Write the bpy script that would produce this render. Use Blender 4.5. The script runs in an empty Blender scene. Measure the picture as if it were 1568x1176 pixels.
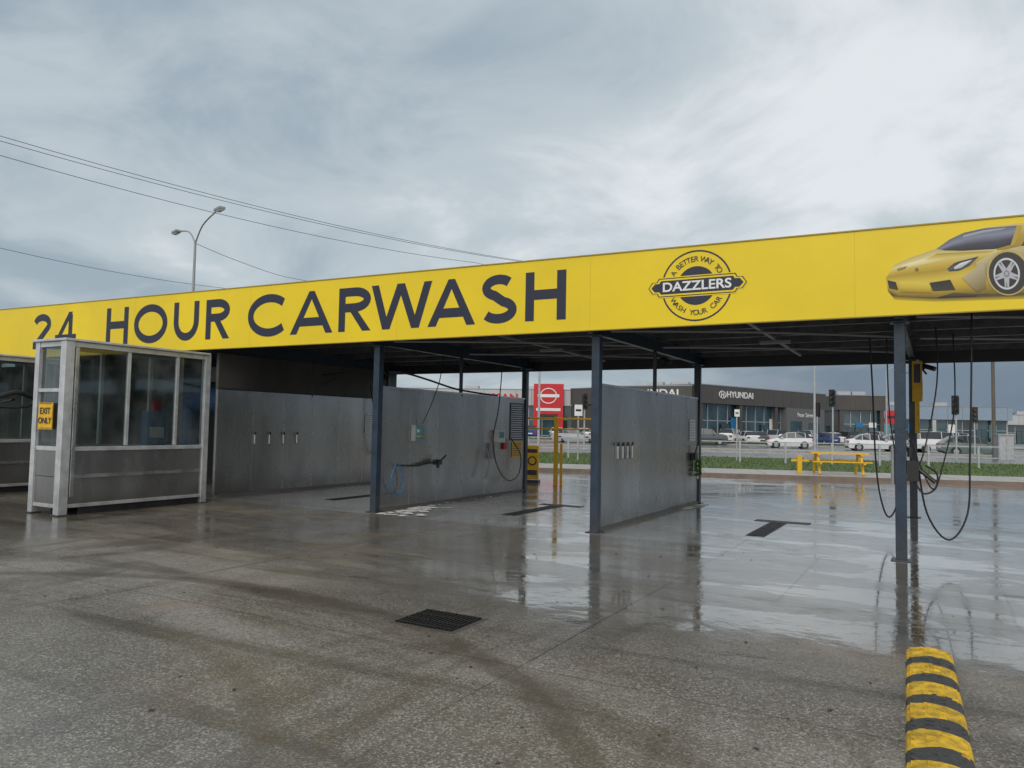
import bpy, math, random
from mathutils import Vector, Matrix
random.seed(7)
scene=bpy.context.scene
# ---------------------------------------------------------------- frames
E=(0.8716,-0.4902); N=(0.4902,0.8716); O=(1.31,11.68)
def B(s,t,z): return Vector((O[0]+E[0]*s+N[0]*t, O[1]+E[1]*s+N[1]*t, z))
SA=(0.9787,-0.2055); SB=(0.2055,0.9787); SO=(6.6,25.8)
def S(p,q,z): return Vector((SO[0]+SA[0]*p+SB[0]*q, SO[1]+SA[1]*p+SB[1]*q, z))
def I(x,y,z): return Vector((x,y,z))
def frame(x,y,ang,z0=0.0):
    c,s=math.cos(ang),math.sin(ang)
    return lambda a,b,z:Vector((x+c*a-s*b,y+s*a+c*b,z+z0))
# ---------------------------------------------------------------- node helper
class G:
    def __init__(s,nt): s.t=nt; s.n=nt.nodes; s.l=nt.links
    def new(s,typ,ins=None,**kw):
        n=s.n.new(typ)
        for k,v in kw.items(): setattr(n,k,v)
        if ins:
            for k,v in ins.items():
                if hasattr(v,'is_output'): s.l.new(v,n.inputs[k])
                else: n.inputs[k].default_value=v
        return n
    def math(s,op,a,b=0.0,clamp=False):
        return s.new('ShaderNodeMath',{0:a,1:b},operation=op,use_clamp=clamp).outputs[0]
    def mix(s,f,a,b,blend='MIX'):
        n=s.n.new('ShaderNodeMix'); n.data_type='RGBA'; n.blend_type=blend
        for i,v in ((0,f),(6,a),(7,b)):
            if hasattr(v,'is_output'): s.l.new(v,n.inputs[i])
            else: n.inputs[i].default_value=v if i==0 else (tuple(v)+(1,) if len(v)==3 else v)
        return n.outputs[2]
    def noise(s,vec,scale,detail=4,rough=.55,dist=0):
        d={'Scale':scale,'Detail':detail,'Roughness':rough,'Distortion':dist}
        if vec is not None: d['Vector']=vec
        return s.new('ShaderNodeTexNoise',d).outputs['Fac']
    def ramp(s,f,a,b,lo=0.,hi=1.):
        n=s.n.new('ShaderNodeMapRange'); n.interpolation_type='SMOOTHSTEP'
        for i,v in enumerate((f,a,b,lo,hi)):
            if hasattr(v,'is_output'): s.l.new(v,n.inputs[i])
            else: n.inputs[i].default_value=v
        return n.outputs[0]
MATS={}
def mat(name,col,rough=.5,metal=0.,var=.12,scale=6.,bump=0.,bscale=40.,stretch=(1,1,1),dirt=0.,spec=.5):
    if name in MATS: return MATS[name]
    m=bpy.data.materials.new(name); m.use_nodes=True; MATS[name]=m
    g=G(m.node_tree); b=g.n['Principled BSDF']
    pos=g.new('ShaderNodeNewGeometry').outputs['Position']
    mp=g.new('ShaderNodeMapping',{'Vector':pos,'Scale':stretch}).outputs[0]
    n=g.noise(mp,scale,4,.6)
    f=g.ramp(n,.25,.75)
    lo=tuple(c*(1-var) for c in col); hi=tuple(min(1,c*(1+var)) for c in col)
    c=g.mix(f,lo,hi)
    if dirt>0:
        z=g.new('ShaderNodeSeparateXYZ',{0:pos}).outputs[2]
        d=g.math('MULTIPLY',g.ramp(z,0.0,.7,1,0),g.noise(mp,scale*3,4,.7))
        c=g.mix(g.math('MULTIPLY',d,dirt*1.6,True),c,(.06,.05,.04))
    g.l.new(c,b.inputs['Base Color'])
    b.inputs['Metallic'].default_value=metal
    b.inputs['Specular IOR Level'].default_value=spec
    g.l.new(g.ramp(n,.3,.7,max(.02,rough*.75),min(1,rough*1.25)),b.inputs['Roughness'])
    if bump>0:
        bn=g.new('ShaderNodeBump',{'Strength':bump,'Distance':.02,'Height':g.noise(mp,bscale,2)})
        g.l.new(bn.outputs[0],b.inputs['Normal'])
    return m
# ---------------------------------------------------------------- mesh builder
class MB:
    def __init__(s): s.v=[];s.f=[];s.m=[];s.ms=[]
    def mi(s,m):
        if m not in s.ms: s.ms.append(m)
        return s.ms.index(m)
    def poly(s,pts,m):
        i=len(s.v); s.v+= [tuple(p) for p in pts]; s.f.append(tuple(range(i,i+len(pts)))); s.m.append(s.mi(m))
    def box(s,F,x,y,z,m):
        i=len(s.v)
        for zz in z:
            for a,b in ((x[0],y[0]),(x[1],y[0]),(x[1],y[1]),(x[0],y[1])): s.v.append(tuple(F(a,b,zz)))
        for f in ((3,2,1,0),(4,5,6,7),(0,1,5,4),(1,2,6,5),(2,3,7,6),(3,0,4,7)):
            s.f.append(tuple(i+k for k in f)); s.m.append(s.mi(m))
    def cyl(s,p0,p1,r,m,n=12,r1=None):
        p0=Vector(p0);p1=Vector(p1);d=(p1-p0).normalized()
        a=d.orthogonal().normalized(); b=d.cross(a); i=len(s.v); r1=r if r1 is None else r1
        for p,rr in ((p0,r),(p1,r1)):
            for k in range(n):
                t=2*math.pi*k/n; s.v.append(tuple(p+a*rr*math.cos(t)+b*rr*math.sin(t)))
        for k in range(n):
            s.f.append((i+k,i+(k+1)%n,i+n+(k+1)%n,i+n+k)); s.m.append(s.mi(m))
        s.f.append(tuple(i+k for k in reversed(range(n)))); s.m.append(s.mi(m))
        s.f.append(tuple(i+n+k for k in range(n))); s.m.append(s.mi(m))
    def tube(s,pts,r,m,n=7,sub=6):
        P=[Vector(p) for p in pts]
        if sub>1 and len(P)>2:
            Q=[]
            for k in range(len(P)-1):
                a=P[max(k-1,0)];b=P[k];c=P[k+1];d=P[min(k+2,len(P)-1)]
                for j in range(sub):
                    t=j/sub
                    Q.append(.5*((2*b)+(c-a)*t+(2*a-5*b+4*c-d)*t*t+(3*b-a-3*c+d)*t**3))
            Q.append(P[-1]); P=Q
        i=len(s.v); a=None
        for k,p in enumerate(P):
            d=(P[min(k+1,len(P)-1)]-P[max(k-1,0)]).normalized()
            a=d.orthogonal().normalized() if a is None else (a-d*a.dot(d)).normalized()
            b=d.cross(a)
            for j in range(n):
                t=2*math.pi*j/n; s.v.append(tuple(p+a*r*math.cos(t)+b*r*math.sin(t)))
        for k in range(len(P)-1):
            for j in range(n):
                s.f.append((i+k*n+j,i+k*n+(j+1)%n,i+(k+1)*n+(j+1)%n,i+(k+1)*n+j)); s.m.append(s.mi(m))
    def obj(s,name,parent=None,bevel=0.,smooth=False):
        me=bpy.data.meshes.new(name); me.from_pydata(s.v,[],s.f)
        for m in s.ms: me.materials.append(m)
        me.polygons.foreach_set('material_index',s.m)
        if smooth: me.polygons.foreach_set('use_smooth',[True]*len(s.f))
        me.update()
        o=bpy.data.objects.new(name,me); scene.collection.objects.link(o)
        if parent: o.parent=parent
        if bevel:
            b=o.modifiers.new('b','BEVEL'); b.width=bevel; b.segments=2; b.limit_method='ANGLE'
        return o
def empty(name):
    o=bpy.data.objects.new(name,None); scene.collection.objects.link(o); return o
def text(body,org,xd,up,size,m,name,parent,align='CENTER',bold=0.,ext=.003,rot=0.,sx=1.,shear=0.):
    c=bpy.data.curves.new(name,'FONT'); c.body=body; c.size=size; c.align_x=align; c.align_y='CENTER'
    c.offset=bold; c.extrude=ext; c.shear=shear; c.materials.append(m)
    o=bpy.data.objects.new(name,c); scene.collection.objects.link(o)
    x=Vector(xd).normalized(); y=Vector(up).normalized(); z=x.cross(y)
    M=Matrix((x,y,z)).transposed().to_4x4(); M.translation=Vector(org)
    o.matrix_world=M@Matrix.Rotation(rot,4,'Z')@Matrix.Diagonal((sx,1,1,1))
    if parent: o.parent=parent
    return o
# ---------------------------------------------------------------- materials
navy=mat('navy_paint',(.018,.035,.06),.38,0,.3,5,.15,30,dirt=.5)
dark=mat('dark_steel',(.04,.043,.046),.6,0,.3)
purlin=mat('purlin_steel',(.10,.105,.11),.5,.2,.3)
roofm=mat('roof_underside',(.26,.265,.27),.5,.2,.25,2)
yellow=mat('fascia_yellow',(.80,.585,.004),.36,0,.06,.8)
ypaint=mat('yellow_paint',(.72,.42,.01),.5,0,.15,12)
navyink=mat('navy_vinyl',(.014,.017,.04),.4,0,.05)
white=mat('white_paint',(.75,.75,.74),.45,0,.08)
black=mat('black_rubber',(.015,.015,.016),.5,0,.2)
def stainless():
    m=bpy.data.materials.new('stainless_panel'); m.use_nodes=True; g=G(m.node_tree); b=g.n['Principled BSDF']
    pos=g.new('ShaderNodeNewGeometry').outputs['Position']
    br=g.new('ShaderNodeMapping',{'Vector':pos,'Scale':(14,14,.25)}).outputs[0]
    soft=g.new('ShaderNodeMapping',{'Vector':pos,'Scale':(1,1,.3)}).outputs[0]
    z=g.new('ShaderNodeSeparateXYZ',{0:pos}).outputs[2]
    n=g.noise(soft,1.1,3,.5); st=g.noise(br,1.3,3,.6)
    dt=g.new('ShaderNodeVectorMath',{0:pos,1:(N[0],N[1],0)},operation='DOT_PRODUCT').outputs['Value']
    t=g.math('SUBTRACT',dt,O[0]*N[0]+O[1]*N[1])
    pi=g.math('FLOOR',g.math('DIVIDE',g.math('ADD',t,-.05),.915))
    pr=g.new('ShaderNodeTexWhiteNoise',{'W':pi},noise_dimensions='1D').outputs['Value']
    c=g.mix(g.ramp(n,.3,.7),(.34,.335,.325),(.45,.45,.445))
    c=g.mix(g.ramp(st,.35,.75,0,.16),c,(.27,.26,.25))
    c=g.mix(g.math('MULTIPLY',pr,.4),c,(.27,.27,.27))
    low=g.math('MULTIPLY',g.ramp(z,0.,.5,1,0),g.ramp(n,.3,.6,.2,.7))
    c=g.mix(low,c,(.14,.125,.105))
    g.l.new(c,b.inputs['Base Color']); b.inputs['Metallic'].default_value=.85
    g.l.new(g.ramp(g.noise(soft,2.6,3),.3,.7,.20,.34),b.inputs['Roughness'])
    b.inputs['Anisotropic'].default_value=.5
    w=g.new('ShaderNodeBump',{'Strength':.25,'Distance':.02,'Height':g.noise(soft,1.0,1)})
    w2=g.new('ShaderNodeBump',{'Strength':.04,'Distance':.01,'Height':st,'Normal':w.outputs[0]})
    g.l.new(w2.outputs[0],b.inputs['Normal']); return m
steel=stainless()
steel2=mat('stainless_trim',(.50,.50,.50),.3,.8,.15,4)
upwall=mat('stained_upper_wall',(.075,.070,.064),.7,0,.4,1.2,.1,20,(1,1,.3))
alu=mat('aluminium_frame',(.55,.56,.57),.4,.4,.15,5,dirt=.3)
grey=mat('grey_metal',(.3,.31,.32),.5,.3,.15)
red=mat('red_panel',(.55,.012,.02),.4,0,.08)
blue=mat('blue_plastic',(.02,.16,.36),.4,0,.15)
brush=mat('brush_bristles',(.02,.06,.14),.8,0,.5,25)
teal=mat('teal_panel',(.10,.30,.33),.45,0,.3,30)
concm=mat('pale_concrete',(.30,.29,.27),.7,0,.2,2,.2,50)
kerbm=mat('kerb_concrete',(.20,.15,.12),.8,0,.25,3,.2,50)
iron=mat('cast_iron',(.014,.014,.014),.55,.3,.3,20)
foam=mat('foam',(.85,.85,.85),.6,0,.05)
def glass(name,tint,diff,rough=.05):
    m=bpy.data.materials.new(name); m.use_nodes=True; g=G(m.node_tree); g.n.remove(g.n['Principled BSDF'])
    fr=g.new('ShaderNodeFresnel',{'IOR':1.6}).outputs[0]
    tr=g.new('ShaderNodeBsdfTransparent',{'Color':tint+(1,)}).outputs[0]
    gl=g.new('ShaderNodeBsdfGlossy',{'Color':(.9,.93,.95,1),'Roughness':rough}).outputs[0]
    df=g.new('ShaderNodeBsdfDiffuse',{'Color':(.20,.22,.21,1)}).outputs[0]
    pos=g.new('ShaderNodeNewGeometry').outputs['Position']
    k=g.math('MULTIPLY',g.ramp(g.noise(pos,1.8,4),.3,.8),diff)
    a=g.new('ShaderNodeMixShader',{0:k,1:tr,2:df}).outputs[0]
    b=g.new('ShaderNodeMixShader',{0:g.math('ADD',fr,.05),1:a,2:gl}).outputs[0]
    g.l.new(b,g.n['Material Output'].inputs[0]); return m
glz=glass('grimy_glass',(.52,.60,.59),.40,.05)
shop=mat('shopfront_glass',(.03,.07,.085),.06,0,.6,.25,spec=.9)
carglass=mat('car_glass',(.02,.025,.03),.08,0,.3)
# ---------------------------------------------------------------- ground
def ground_material():
    m=bpy.data.materials.new('wet_concrete'); m.use_nodes=True; g=G(m.node_tree); b=g.n['Principled BSDF']
    pos=g.new('ShaderNodeNewGeometry').outputs['Position']
    ds=g.new('ShaderNodeVectorMath',{0:pos,1:(E[0],E[1],0)},operation='DOT_PRODUCT').outputs['Value']
    dt=g.new('ShaderNodeVectorMath',{0:pos,1:(N[0],N[1],0)},operation='DOT_PRODUCT').outputs['Value']
    s=g.math('SUBTRACT',ds,O[0]*E[0]+O[1]*E[1]); t=g.math('SUBTRACT',dt,O[0]*N[0]+O[1]*N[1])
    st=g.new('ShaderNodeCombineXYZ',{0:s,1:t}).outputs[0]
    stw=g.new('ShaderNodeMapping',{'Vector':st,'Scale':(.40,1.0,1)}).outputs[0]
    big=g.noise(stw,.42,5,.6,.6)
    med=g.noise(st,1.6,5,.65,.3)
    med2=g.noise(stw,3.2,5,.65,.5)
    fine=g.noise(pos,45,2,.7)
    vor=g.new('ShaderNodeTexVoronoi',{'Vector':pos,'Scale':95.,'Randomness':1.}).outputs['Color']
    speck=g.new('ShaderNodeSeparateColor',{0:vor}).outputs[0]
    fore=g.ramp(g.math('ADD',t,g.math('MULTIPLY',g.math('SUBTRACT',big,.5),3.)),-3.6,-6.2)
    baym=g.ramp(t,-.32,-.28)
    wetzone=g.math('MULTIPLY',g.ramp(s,-2.8,.6),g.ramp(g.math('ADD',t,g.math('MULTIPLY',g.math('SUBTRACT',med2,.5),1.4)),-5.0,-4.1))
    wet=g.ramp(g.math('ADD',g.math('ADD',big,g.math('MULTIPLY',med,.22)),g.math('MULTIPLY',wetzone,.10)),.50,.66)
    c=g.mix(g.ramp(med,.3,.7),(.125,.103,.075),(.210,.182,.146))
    cf=g.mix(g.ramp(med,.3,.75),(.180,.158,.130),(.275,.250,.218))
    c=g.mix(fore,c,cf)
    cb=g.mix(g.ramp(med,.3,.7),(.24,.235,.225),(.36,.355,.345))
    c=g.mix(g.math('MULTIPLY',baym,.85),c,cb)
    c=g.mix(g.math('MULTIPLY',wet,g.ramp(baym,0,1,.45,.2)),c,(.050,.042,.033))
    sp=g.ramp(speck,.62,.98); sp2=g.ramp(speck,.2,.02)
    c=g.mix(g.math('MULTIPLY',sp,g.math('MULTIPLY',fore,.6)),c,(.48,.46,.43))
    c=g.mix(g.math('MULTIPLY',sp2,g.math('MULTIPLY',fore,.65)),c,(.04,.035,.03))
    c=g.mix(g.ramp(fine,.3,.7,.0,.22),c,(.05,.045,.04))
    stn=g.noise(g.new('ShaderNodeMapping',{'Vector':st,'Scale':(.9,.25,1),'Rotation':(0,0,.5)}).outputs[0],1.1,4,.6,1.4)
    sn=g.ramp(stn,.52,.70); c=g.mix(g.math('MULTIPLY',sn,.5),c,(.05,.038,.027))
    stn2=g.noise(g.new('ShaderNodeMapping',{'Vector':st,'Scale':(.14,1.5,1),'Rotation':(0,0,-.15)}).outputs[0],1.,5,.6,.6)
    sn2=g.ramp(stn2,.52,.66); c=g.mix(g.math('MULTIPLY',sn2,.5),c,(.045,.036,.027))
    c=g.mix(g.ramp(g.noise(pos,.55,2),.6,.75,0,.3),c,(.24,.12,.08))
    tyre_m=None
    for cx,cy,R,wd,am in ((-4.5,2.9,4.97,.15,.80),(-4.5,2.9,3.45,.13,.45),(-9,-2,11.4,.18,.45),(9,2.5,6.6,.15,.35)):
        d=g.new('ShaderNodeVectorMath',{0:pos,1:(cx,cy,0)},operation='DISTANCE').outputs['Value']
        dd=g.math('ABSOLUTE',g.math('SUBTRACT',g.math('ADD',d,g.math('MULTIPLY',big,.25)),R+.12))
        k_=g.math('MULTIPLY',g.ramp(dd,wd,wd*.3),g.ramp(med,.25,.7,.3*am,am))
        c=g.mix(k_,c,(.06,.045,.032)); tyre_m=k_ if tyre_m is None else g.math('MAXIMUM',tyre_m,k_)
    br=g.new('ShaderNodeTexBrick',{'Vector':g.new('ShaderNodeMapping',{'Vector':st,'Location':(2.13,.3,0)}).outputs[0],'Scale':1.,'Mortar Size':.011,'Mortar Smooth':.25,'Brick Width':4.27,'Row Height':3.0},offset=0.,squash=1.)
    j=g.math('MULTIPLY',br.outputs['Fac'],g.ramp(t,-7,-5,.35,.8))
    pj=g.math('ABSOLUTE',g.math('SUBTRACT',g.math('ABSOLUTE',g.math('SUBTRACT',s,4.2)),.95))
    j2=g.math('MULTIPLY',g.ramp(pj,.018,.006),g.math('MULTIPLY',g.ramp(t,-3.31,-3.29),g.ramp(t,-.28,-.30)))
    j=g.math('MAXIMUM',j,g.math('MULTIPLY',j2,.7))
    c=g.mix(j,c,(.03,.026,.022))
    g.l.new(c,b.inputs['Base Color'])
    r=g.ramp(wet,0,1,.34,.15)
    r=g.math('ADD',r,g.math('MULTIPLY',fore,.14))
    r=g.math('ADD',r,g.ramp(med2,.35,.65,-.05,.07))
    r=g.math('SUBTRACT',r,g.math('MULTIPLY',g.math('MAXIMUM',sn,sn2),.06))
    r=g.math('SUBTRACT',r,g.math('MULTIPLY',g.math('MAXIMUM',baym,g.math('MULTIPLY',wetzone,.7)),.05))
    pn=g.noise(stw,.9,5,.6,.5)
    pud=g.ramp(g.math('ADD',pn,g.math('ADD',g.math('MULTIPLY',wetzone,.05),g.math('MULTIPLY',g.math('SUBTRACT',med2,.3),.35))),.615,.675)
    stripm=g.math('MULTIPLY',g.ramp(g.math('ABSOLUTE',g.math('ADD',g.math('ADD',t,4.1),g.math('MULTIPLY',g.math('SUBTRACT',med2,.5),1.8))),.42,.30),g.ramp(g.math('ADD',s,g.math('MULTIPLY',big,2)),1.6,2.6))
    pud=g.math('MULTIPLY',pud,g.math('MULTIPLY',g.ramp(t,-6.2,-4.6,.0,1.),g.ramp(s,-3.5,0.,.5,1.)))
    pud=g.math('MAXIMUM',pud,g.math('MULTIPLY',stripm,.9))
    r=g.mix(g.math('MULTIPLY',pud,.85),g.new('ShaderNodeCombineColor',{0:r,1:r,2:r}).outputs[0],(.04,.04,.04))
    g.l.new(r,b.inputs['Roughness'])
    g.l.new(g.math('MULTIPLY',g.math('MAXIMUM',g.math('MULTIPLY',pud,.8),g.math('MULTIPLY',wet,.35)),g.ramp(fore,0,1,1,.35)),b.inputs['Coat Weight'])
    g.l.new(g.ramp(pud,0,1,.16,.04),b.inputs['Coat Roughness']); b.inputs['Coat IOR'].default_value=1.33
    b.inputs['IOR'].default_value=1.5
    h=g.math('ADD',g.math('MULTIPLY',fine,g.ramp(fore,0,1,.2,1.)),g.math('MULTIPLY',speck,g.ramp(fore,0,1,.08,.8)))
    h=g.math('SUBTRACT',h,g.math('MULTIPLY',j,1.5))
    hs=g.math('MULTIPLY',h,g.ramp(pud,0,1,1,.12))
    bn=g.new('ShaderNodeBump',{'Strength':.35,'Distance':.006,'Height':hs})
    bn2=g.new('ShaderNodeBump',{'Strength':.30,'Distance':.02,'Height':g.noise(pos,4.5,3),'Normal':bn.outputs[0]})
    g.l.new(bn2.outputs[0],b.inputs['Normal'])
    return m
gm=ground_material()
mb=MB(); mb.poly([(-1200,-1200,0),(1200,-1200,0),(1200,1500,0),(-1200,1500,0)],gm); mb.obj('ground')
# street layers
mb=MB(); mb.box(S,(-60,80),(0,.16),(0,.13),kerbm); mb.obj('kerb')
path=mat('footpath_concrete',(.33,.31,.28),.45,0,.2,.8,.15,50)
mb=MB(); mb.box(S,(-60,80),(.16,3.4),(0,.127),path)
for p in range(-60,80,2): mb.box(S,(p,p+.02),(.17,3.39),(.127,.130),kerbm)
mb.obj('footpath')
grassm=mat('grass_base',(.065,.10,.025),.9,0,.5,1.5,.5,60)
mb=MB(); mb.box(S,(-60,90),(3.4,16.5),(0,.12),grassm)
random.seed(3)
blade=mat('grass_blades',(.085,.135,.03),.8,0,.45,.6)
for k in range(14000):
    p=random.uniform(-12,40); q=3.4+13*random.random(); a=random.uniform(0,6.3); h=random.uniform(.03,.1)
    c=S(p,q,.12); d=Vector((math.cos(a),math.sin(a),0))*.03
    mb.poly([c-d,c+d,c+Vector((random.uniform(-.04,.04),random.uniform(-.04,.04),h))],blade)
mb.obj('grass')
asph=mat('wet_asphalt',(.075,.078,.082),.25,0,.25,.4,.3,40)
mb=MB(); mb.box(S,(-60,90),(16.5,16.7),(0,.14),concm); mb.obj('road_kerb')
mb=MB(); mb.poly([S(-400,16.7,.008),S(500,16.7,.008),S(500,56,.008),S(-400,56,.008)],asph); 
for q in (20.2,23.7,27.2,40,43.5,47):
    for p in range(-80,200,9): mb.poly([S(p,q,.012),S(p+3,q,.012),S(p+3,q+.14,.012),S(p,q+.14,.012)],white)
for q in (17.3,31,36,55): mb.poly([S(-80,q,.012),S(200,q,.012),S(200,q+.13,.012),S(-80,q+.13,.012)],white)
mb.obj('road')
mb=MB(); mb.box(S,(-60,150),(32,35),(0,.15),concm); mb.obj('median_strip')
mb=MB(); mb.box(S,(-100,200),(56,56.3),(0,.14),concm); mb.box(S,(-100,200),(56.3,64),(0,.13),grassm)
mb.poly([S(-300,64,.01),S(400,64,.01),S(400,160,.01),S(-300,160,.01)],asph); mb.obj('dealership_forecourt')
# ---------------------------------------------------------------- car wash structure
cw=empty('car_wash_building')
S0,S1=-22.0,9.2
C3=4.17
FT=-.35
TP=-.0090     # the fascia deepens slightly towards its far end
def ztop(s): return 4.195+TP*s
def FB(s,d,z): return B(s,d,z+(z-3.06)/1.15*(TP*s-.012))
def sbox(x,y,zf,m):
    i=len(mb.v)
    for lev in (0,1):
        for a,b in ((x[0],y[0]),(x[1],y[0]),(x[1],y[1]),(x[0],y[1])): mb.v.append(tuple(B(a,b,zf[lev](a))))
    for f in ((3,2,1,0),(4,5,6,7),(0,1,5,4),(1,2,6,5),(2,3,7,6),(3,0,4,7)):
        mb.f.append(tuple(i+k for k in f)); mb.m.append(mb.mi(m))
mb=MB(); sbox((S0,S1),(FT,FT+.04),(lambda s:3.065,ztop),yellow)
edge=mat('fascia_edge',(.35,.25,.02),.5); seam=mat('fascia_seam',(.62,.42,.01),.5)
sbox((S0,S1),(FT-.012,FT+.06),(lambda s:ztop(s)+.0005,lambda s:ztop(s)+.018),edge); mb.box(B,(S0,S1),(FT-.006,FT+.05),(3.05,3.0645),edge)
for s in [x*3.66+.02 for x in range(-6,3)]: mb.box(B,(s,s+.005),(FT-.0012,FT-.0002),(3.07,ztop(s)-.005),seam)
mb.box(B,(S0,S1),(FT+.045,FT+.12),(3.10,4.05),dark)
mb.box(B,(S1-.04,S1),(FT+.041,6.2),(3.065,4.10),yellow)
mb.obj('fascia_panel',cw)
mb=MB()
n=0
s=S0
while s<S1-.2:     # corrugated sheet
    z0=3.50 if n%2 else 3.53
    z1=3.50 if not n%2 else 3.53
    mb.poly([B(s,FT+.1,z0),B(s+.14,FT+.1,z1),B(s+.14,6.2,z1-.12),B(s,6.2,z0-.12)],roofm)
    s+=.14; n+=1
mb.box(B,(S0,S1),(FT+.1,6.2),(3.56,3.58),dark)
mb.box(B,(S0,S1),(6.1,6.16),(2.98,3.38),dark)
mb.box(B,(S0,S1),(6.165,6.3),(3.22,3.36),dark)
mb.obj('roof_sheet',cw)
mb=MB()
for t in (-.1,.9,1.9,2.9,3.9,4.9,5.8):
    zt=3.47-.02*(t+.3)
    mb.box(B,(S0,S1),(t,t+.05),(zt-.15,zt-.001),purlin); mb.box(B,(S0,S1),(t+.051,t+.1),(zt-.15,zt-.14),purlin)
for s in (-17.2,-12.9,-8.6,-4.3,0,C3,8.5):
    mb.box(B,(s-.05,s+.05),(-.28,6.09),(3.03,3.045),navy)
    mb.box(B,(s-.008,s+.008),(-.28,6.09),(3.046,3.26),navy)
    mb.box(B,(s-.05,s+.05),(-.28,6.09),(3.261,3.275),navy)
for s in (-4.3,0,4.25):
    for (a,b) in ((.3,2.6),(2.9,5.3)):
        mb.tube([B(s+.1,a,3.12),B(s+2.1,(a+b)/2,3.15),B(s+4.1,b,3.12)],.02,grey,6,2)
    mb.tube([B(s+2.15,.0,3.2),B(s+2.15,5.5,3.15)],.03,grey,6,1)
    mb.box(B,(s+1.9,s+2.4),(2.7,2.82),(3.1,3.15),grey)
mb.obj('roof_beams',cw)
mb=MB()
w=.065
for s in (-17.2,-12.9,-8.6,-4.3,0,C3,8.5):
    for t in (0,5.65):
        if s==-8.6 and t==0: continue
        mb.box(B,(s-w,s+w),(t-w,t+w),(.0,3.03),navy)
        mb.box(B,(s-.12,s+.12),(t-.12,t+.12),(.0,.012),navy)
        mb.box(B,(s-.11,s+.11),(t-.11,t+.11),(3.0,3.028),navy)
    if s<4: mb.box(B,(s-.03,s+.03),(2.72,2.78),(2.2,3.03),navy)
mb.obj('columns',cw,bevel=.008)
# lettering strokes
k=.100
def arc(cx,cy,rx,ry,a0,a1,n=20): return [(cx+rx*math.cos(math.radians(a0+(a1-a0)*i/n)),cy+ry*math.sin(math.radians(a0+(a1-a0)*i/n))) for i in range(n+1)]
def letter(ch,wd):
    c=2*k
    if ch=='H': return [[(k,0),(k,1)],[(wd-k,0),(wd-k,1)],[(2*k,.53),(wd-2*k,.53)]],[]
    if ch=='O': return [arc(wd/2,.5,wd/2-k,.5-k+.015,0,360,40)],[]
    if ch=='C': return [arc(wd*.56,.5,wd*.56-k,.5-k+.015,44,316,30)],[]
    if ch=='U': return [[(k,1)]+arc(wd/2,wd/2-k*.2,wd/2-k,wd/2-k*1.2,180,360,18)+[(wd-k,1)]],[]
    if ch=='A':
        return [[(wd*.2,.28),(wd*.8,.28)]],[[(0,0),(c*1.1,0),(wd/2+c*.35,.93),(wd/2,1),(wd/2-c*.42,1)],[(wd,0),(wd-c*1.1,0),(wd/2-c*.35,.93),(wd/2,1),(wd/2+c*.42,1)]]
    if ch=='W':
        a=wd*.25; q=c*.52; P=[]
        xs=[q,a+.01*wd,wd/2,wd-a-.01*wd,wd-q]; ys=[1,0,1,0,1]
        for i in range(4):
            P.append([(xs[i]-q,ys[i]),(xs[i]+q,ys[i]),(xs[i+1]+q,ys[i+1]),(xs[i+1]-q,ys[i+1])])
        return [],P
    if ch=='R':
        return [[(k,0),(k,1)],[(c,1-k),(wd*.5,1-k)]+arc(wd*.5,.72,wd*.40-k*.2,.28-k,90,-90,14)[1:]+[(c,.44+k)]],[[(wd*.36,.45),(wd*.36+c*1.15,.45),(wd,0),(wd-c*1.25,0)]]
    if ch=='S':
        p=arc(wd*.5,.74,wd*.42-k*.4,.26-k+.01,35,250,18)+arc(wd*.5,.27,wd*.49-k*.6,.27-k+.01,70,-150,18)
        return [p],[]
    if ch=='2':
        return [arc(wd*.48,.70,wd*.42-k*.3,.30-k,165,-35,16)+[(k*1.6,k*1.2)],[(.01,k),(wd,k)]],[]
    if ch=='4':
        return [[(wd*.72,0),(wd*.72,.93)],[(0,.24+k*.3),(wd,.24+k*.3)]],[[(0,.2),(c*1.1,.2),(wd*.72+k,1),(wd*.72-k,1)]]
def add_letter(mb,ch,s0,s1,z0,h):
    wd=(s1-s0)/h; st,po=letter(ch,wd); d=FT-.003
    def P(x,y): return FB(s0+x*h,d,z0+y*h)
    for poly in po:
        mb.poly([P(*q) for q in poly],navyink); d-=.0006
    for line in st:
        n=len(line); closed=(Vector(line[0])-Vector(line[-1])).length<1e-4
        L=[];R=[]
        for i in range(n):
            a=Vector(line[i-1] if i>0 else (line[-2] if closed else line[0]))
            b=Vector(line[i]); c=Vector(line[i+1] if i<n-1 else (line[1] if closed else line[-1]))
            d1=(b-a).normalized() if (b-a).length>1e-6 else (c-b).normalized()
            d2=(c-b).normalized() if (c-b).length>1e-6 else d1
            tt=(d1+d2).normalized(); nn=Vector((-tt.y,tt.x)); f=k/max(.5,nn.dot(Vector((-d1.y,d1.x))))
            L.append(b+nn*f); R.append(b-nn*f)
        for i in range(n-1): mb.poly([P(*L[i]),P(*R[i]),P(*R[i+1]),P(*L[i+1])],navyink)
        d-=.0006
mb=MB()
for ch,a,b_ in (('2',-14.95,-14.18),('4',-14.0,-13.15),('H',-11.98,-11.18),('O',-10.97,-9.83),('U',-9.62,-8.82),('R',-8.6,-7.88),
              ('C',-7.36,-6.30),('A',-6.20,-5.12),('R',-4.98,-4.22),('W',-4.22,-2.90),('A',-2.98,-2.02),('S',-1.90,-1.27),('H',-1.09,-.38)):
    add_letter(mb,ch,a,b_,3.25,.78)
mb.obj('lettering',cw)
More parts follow.
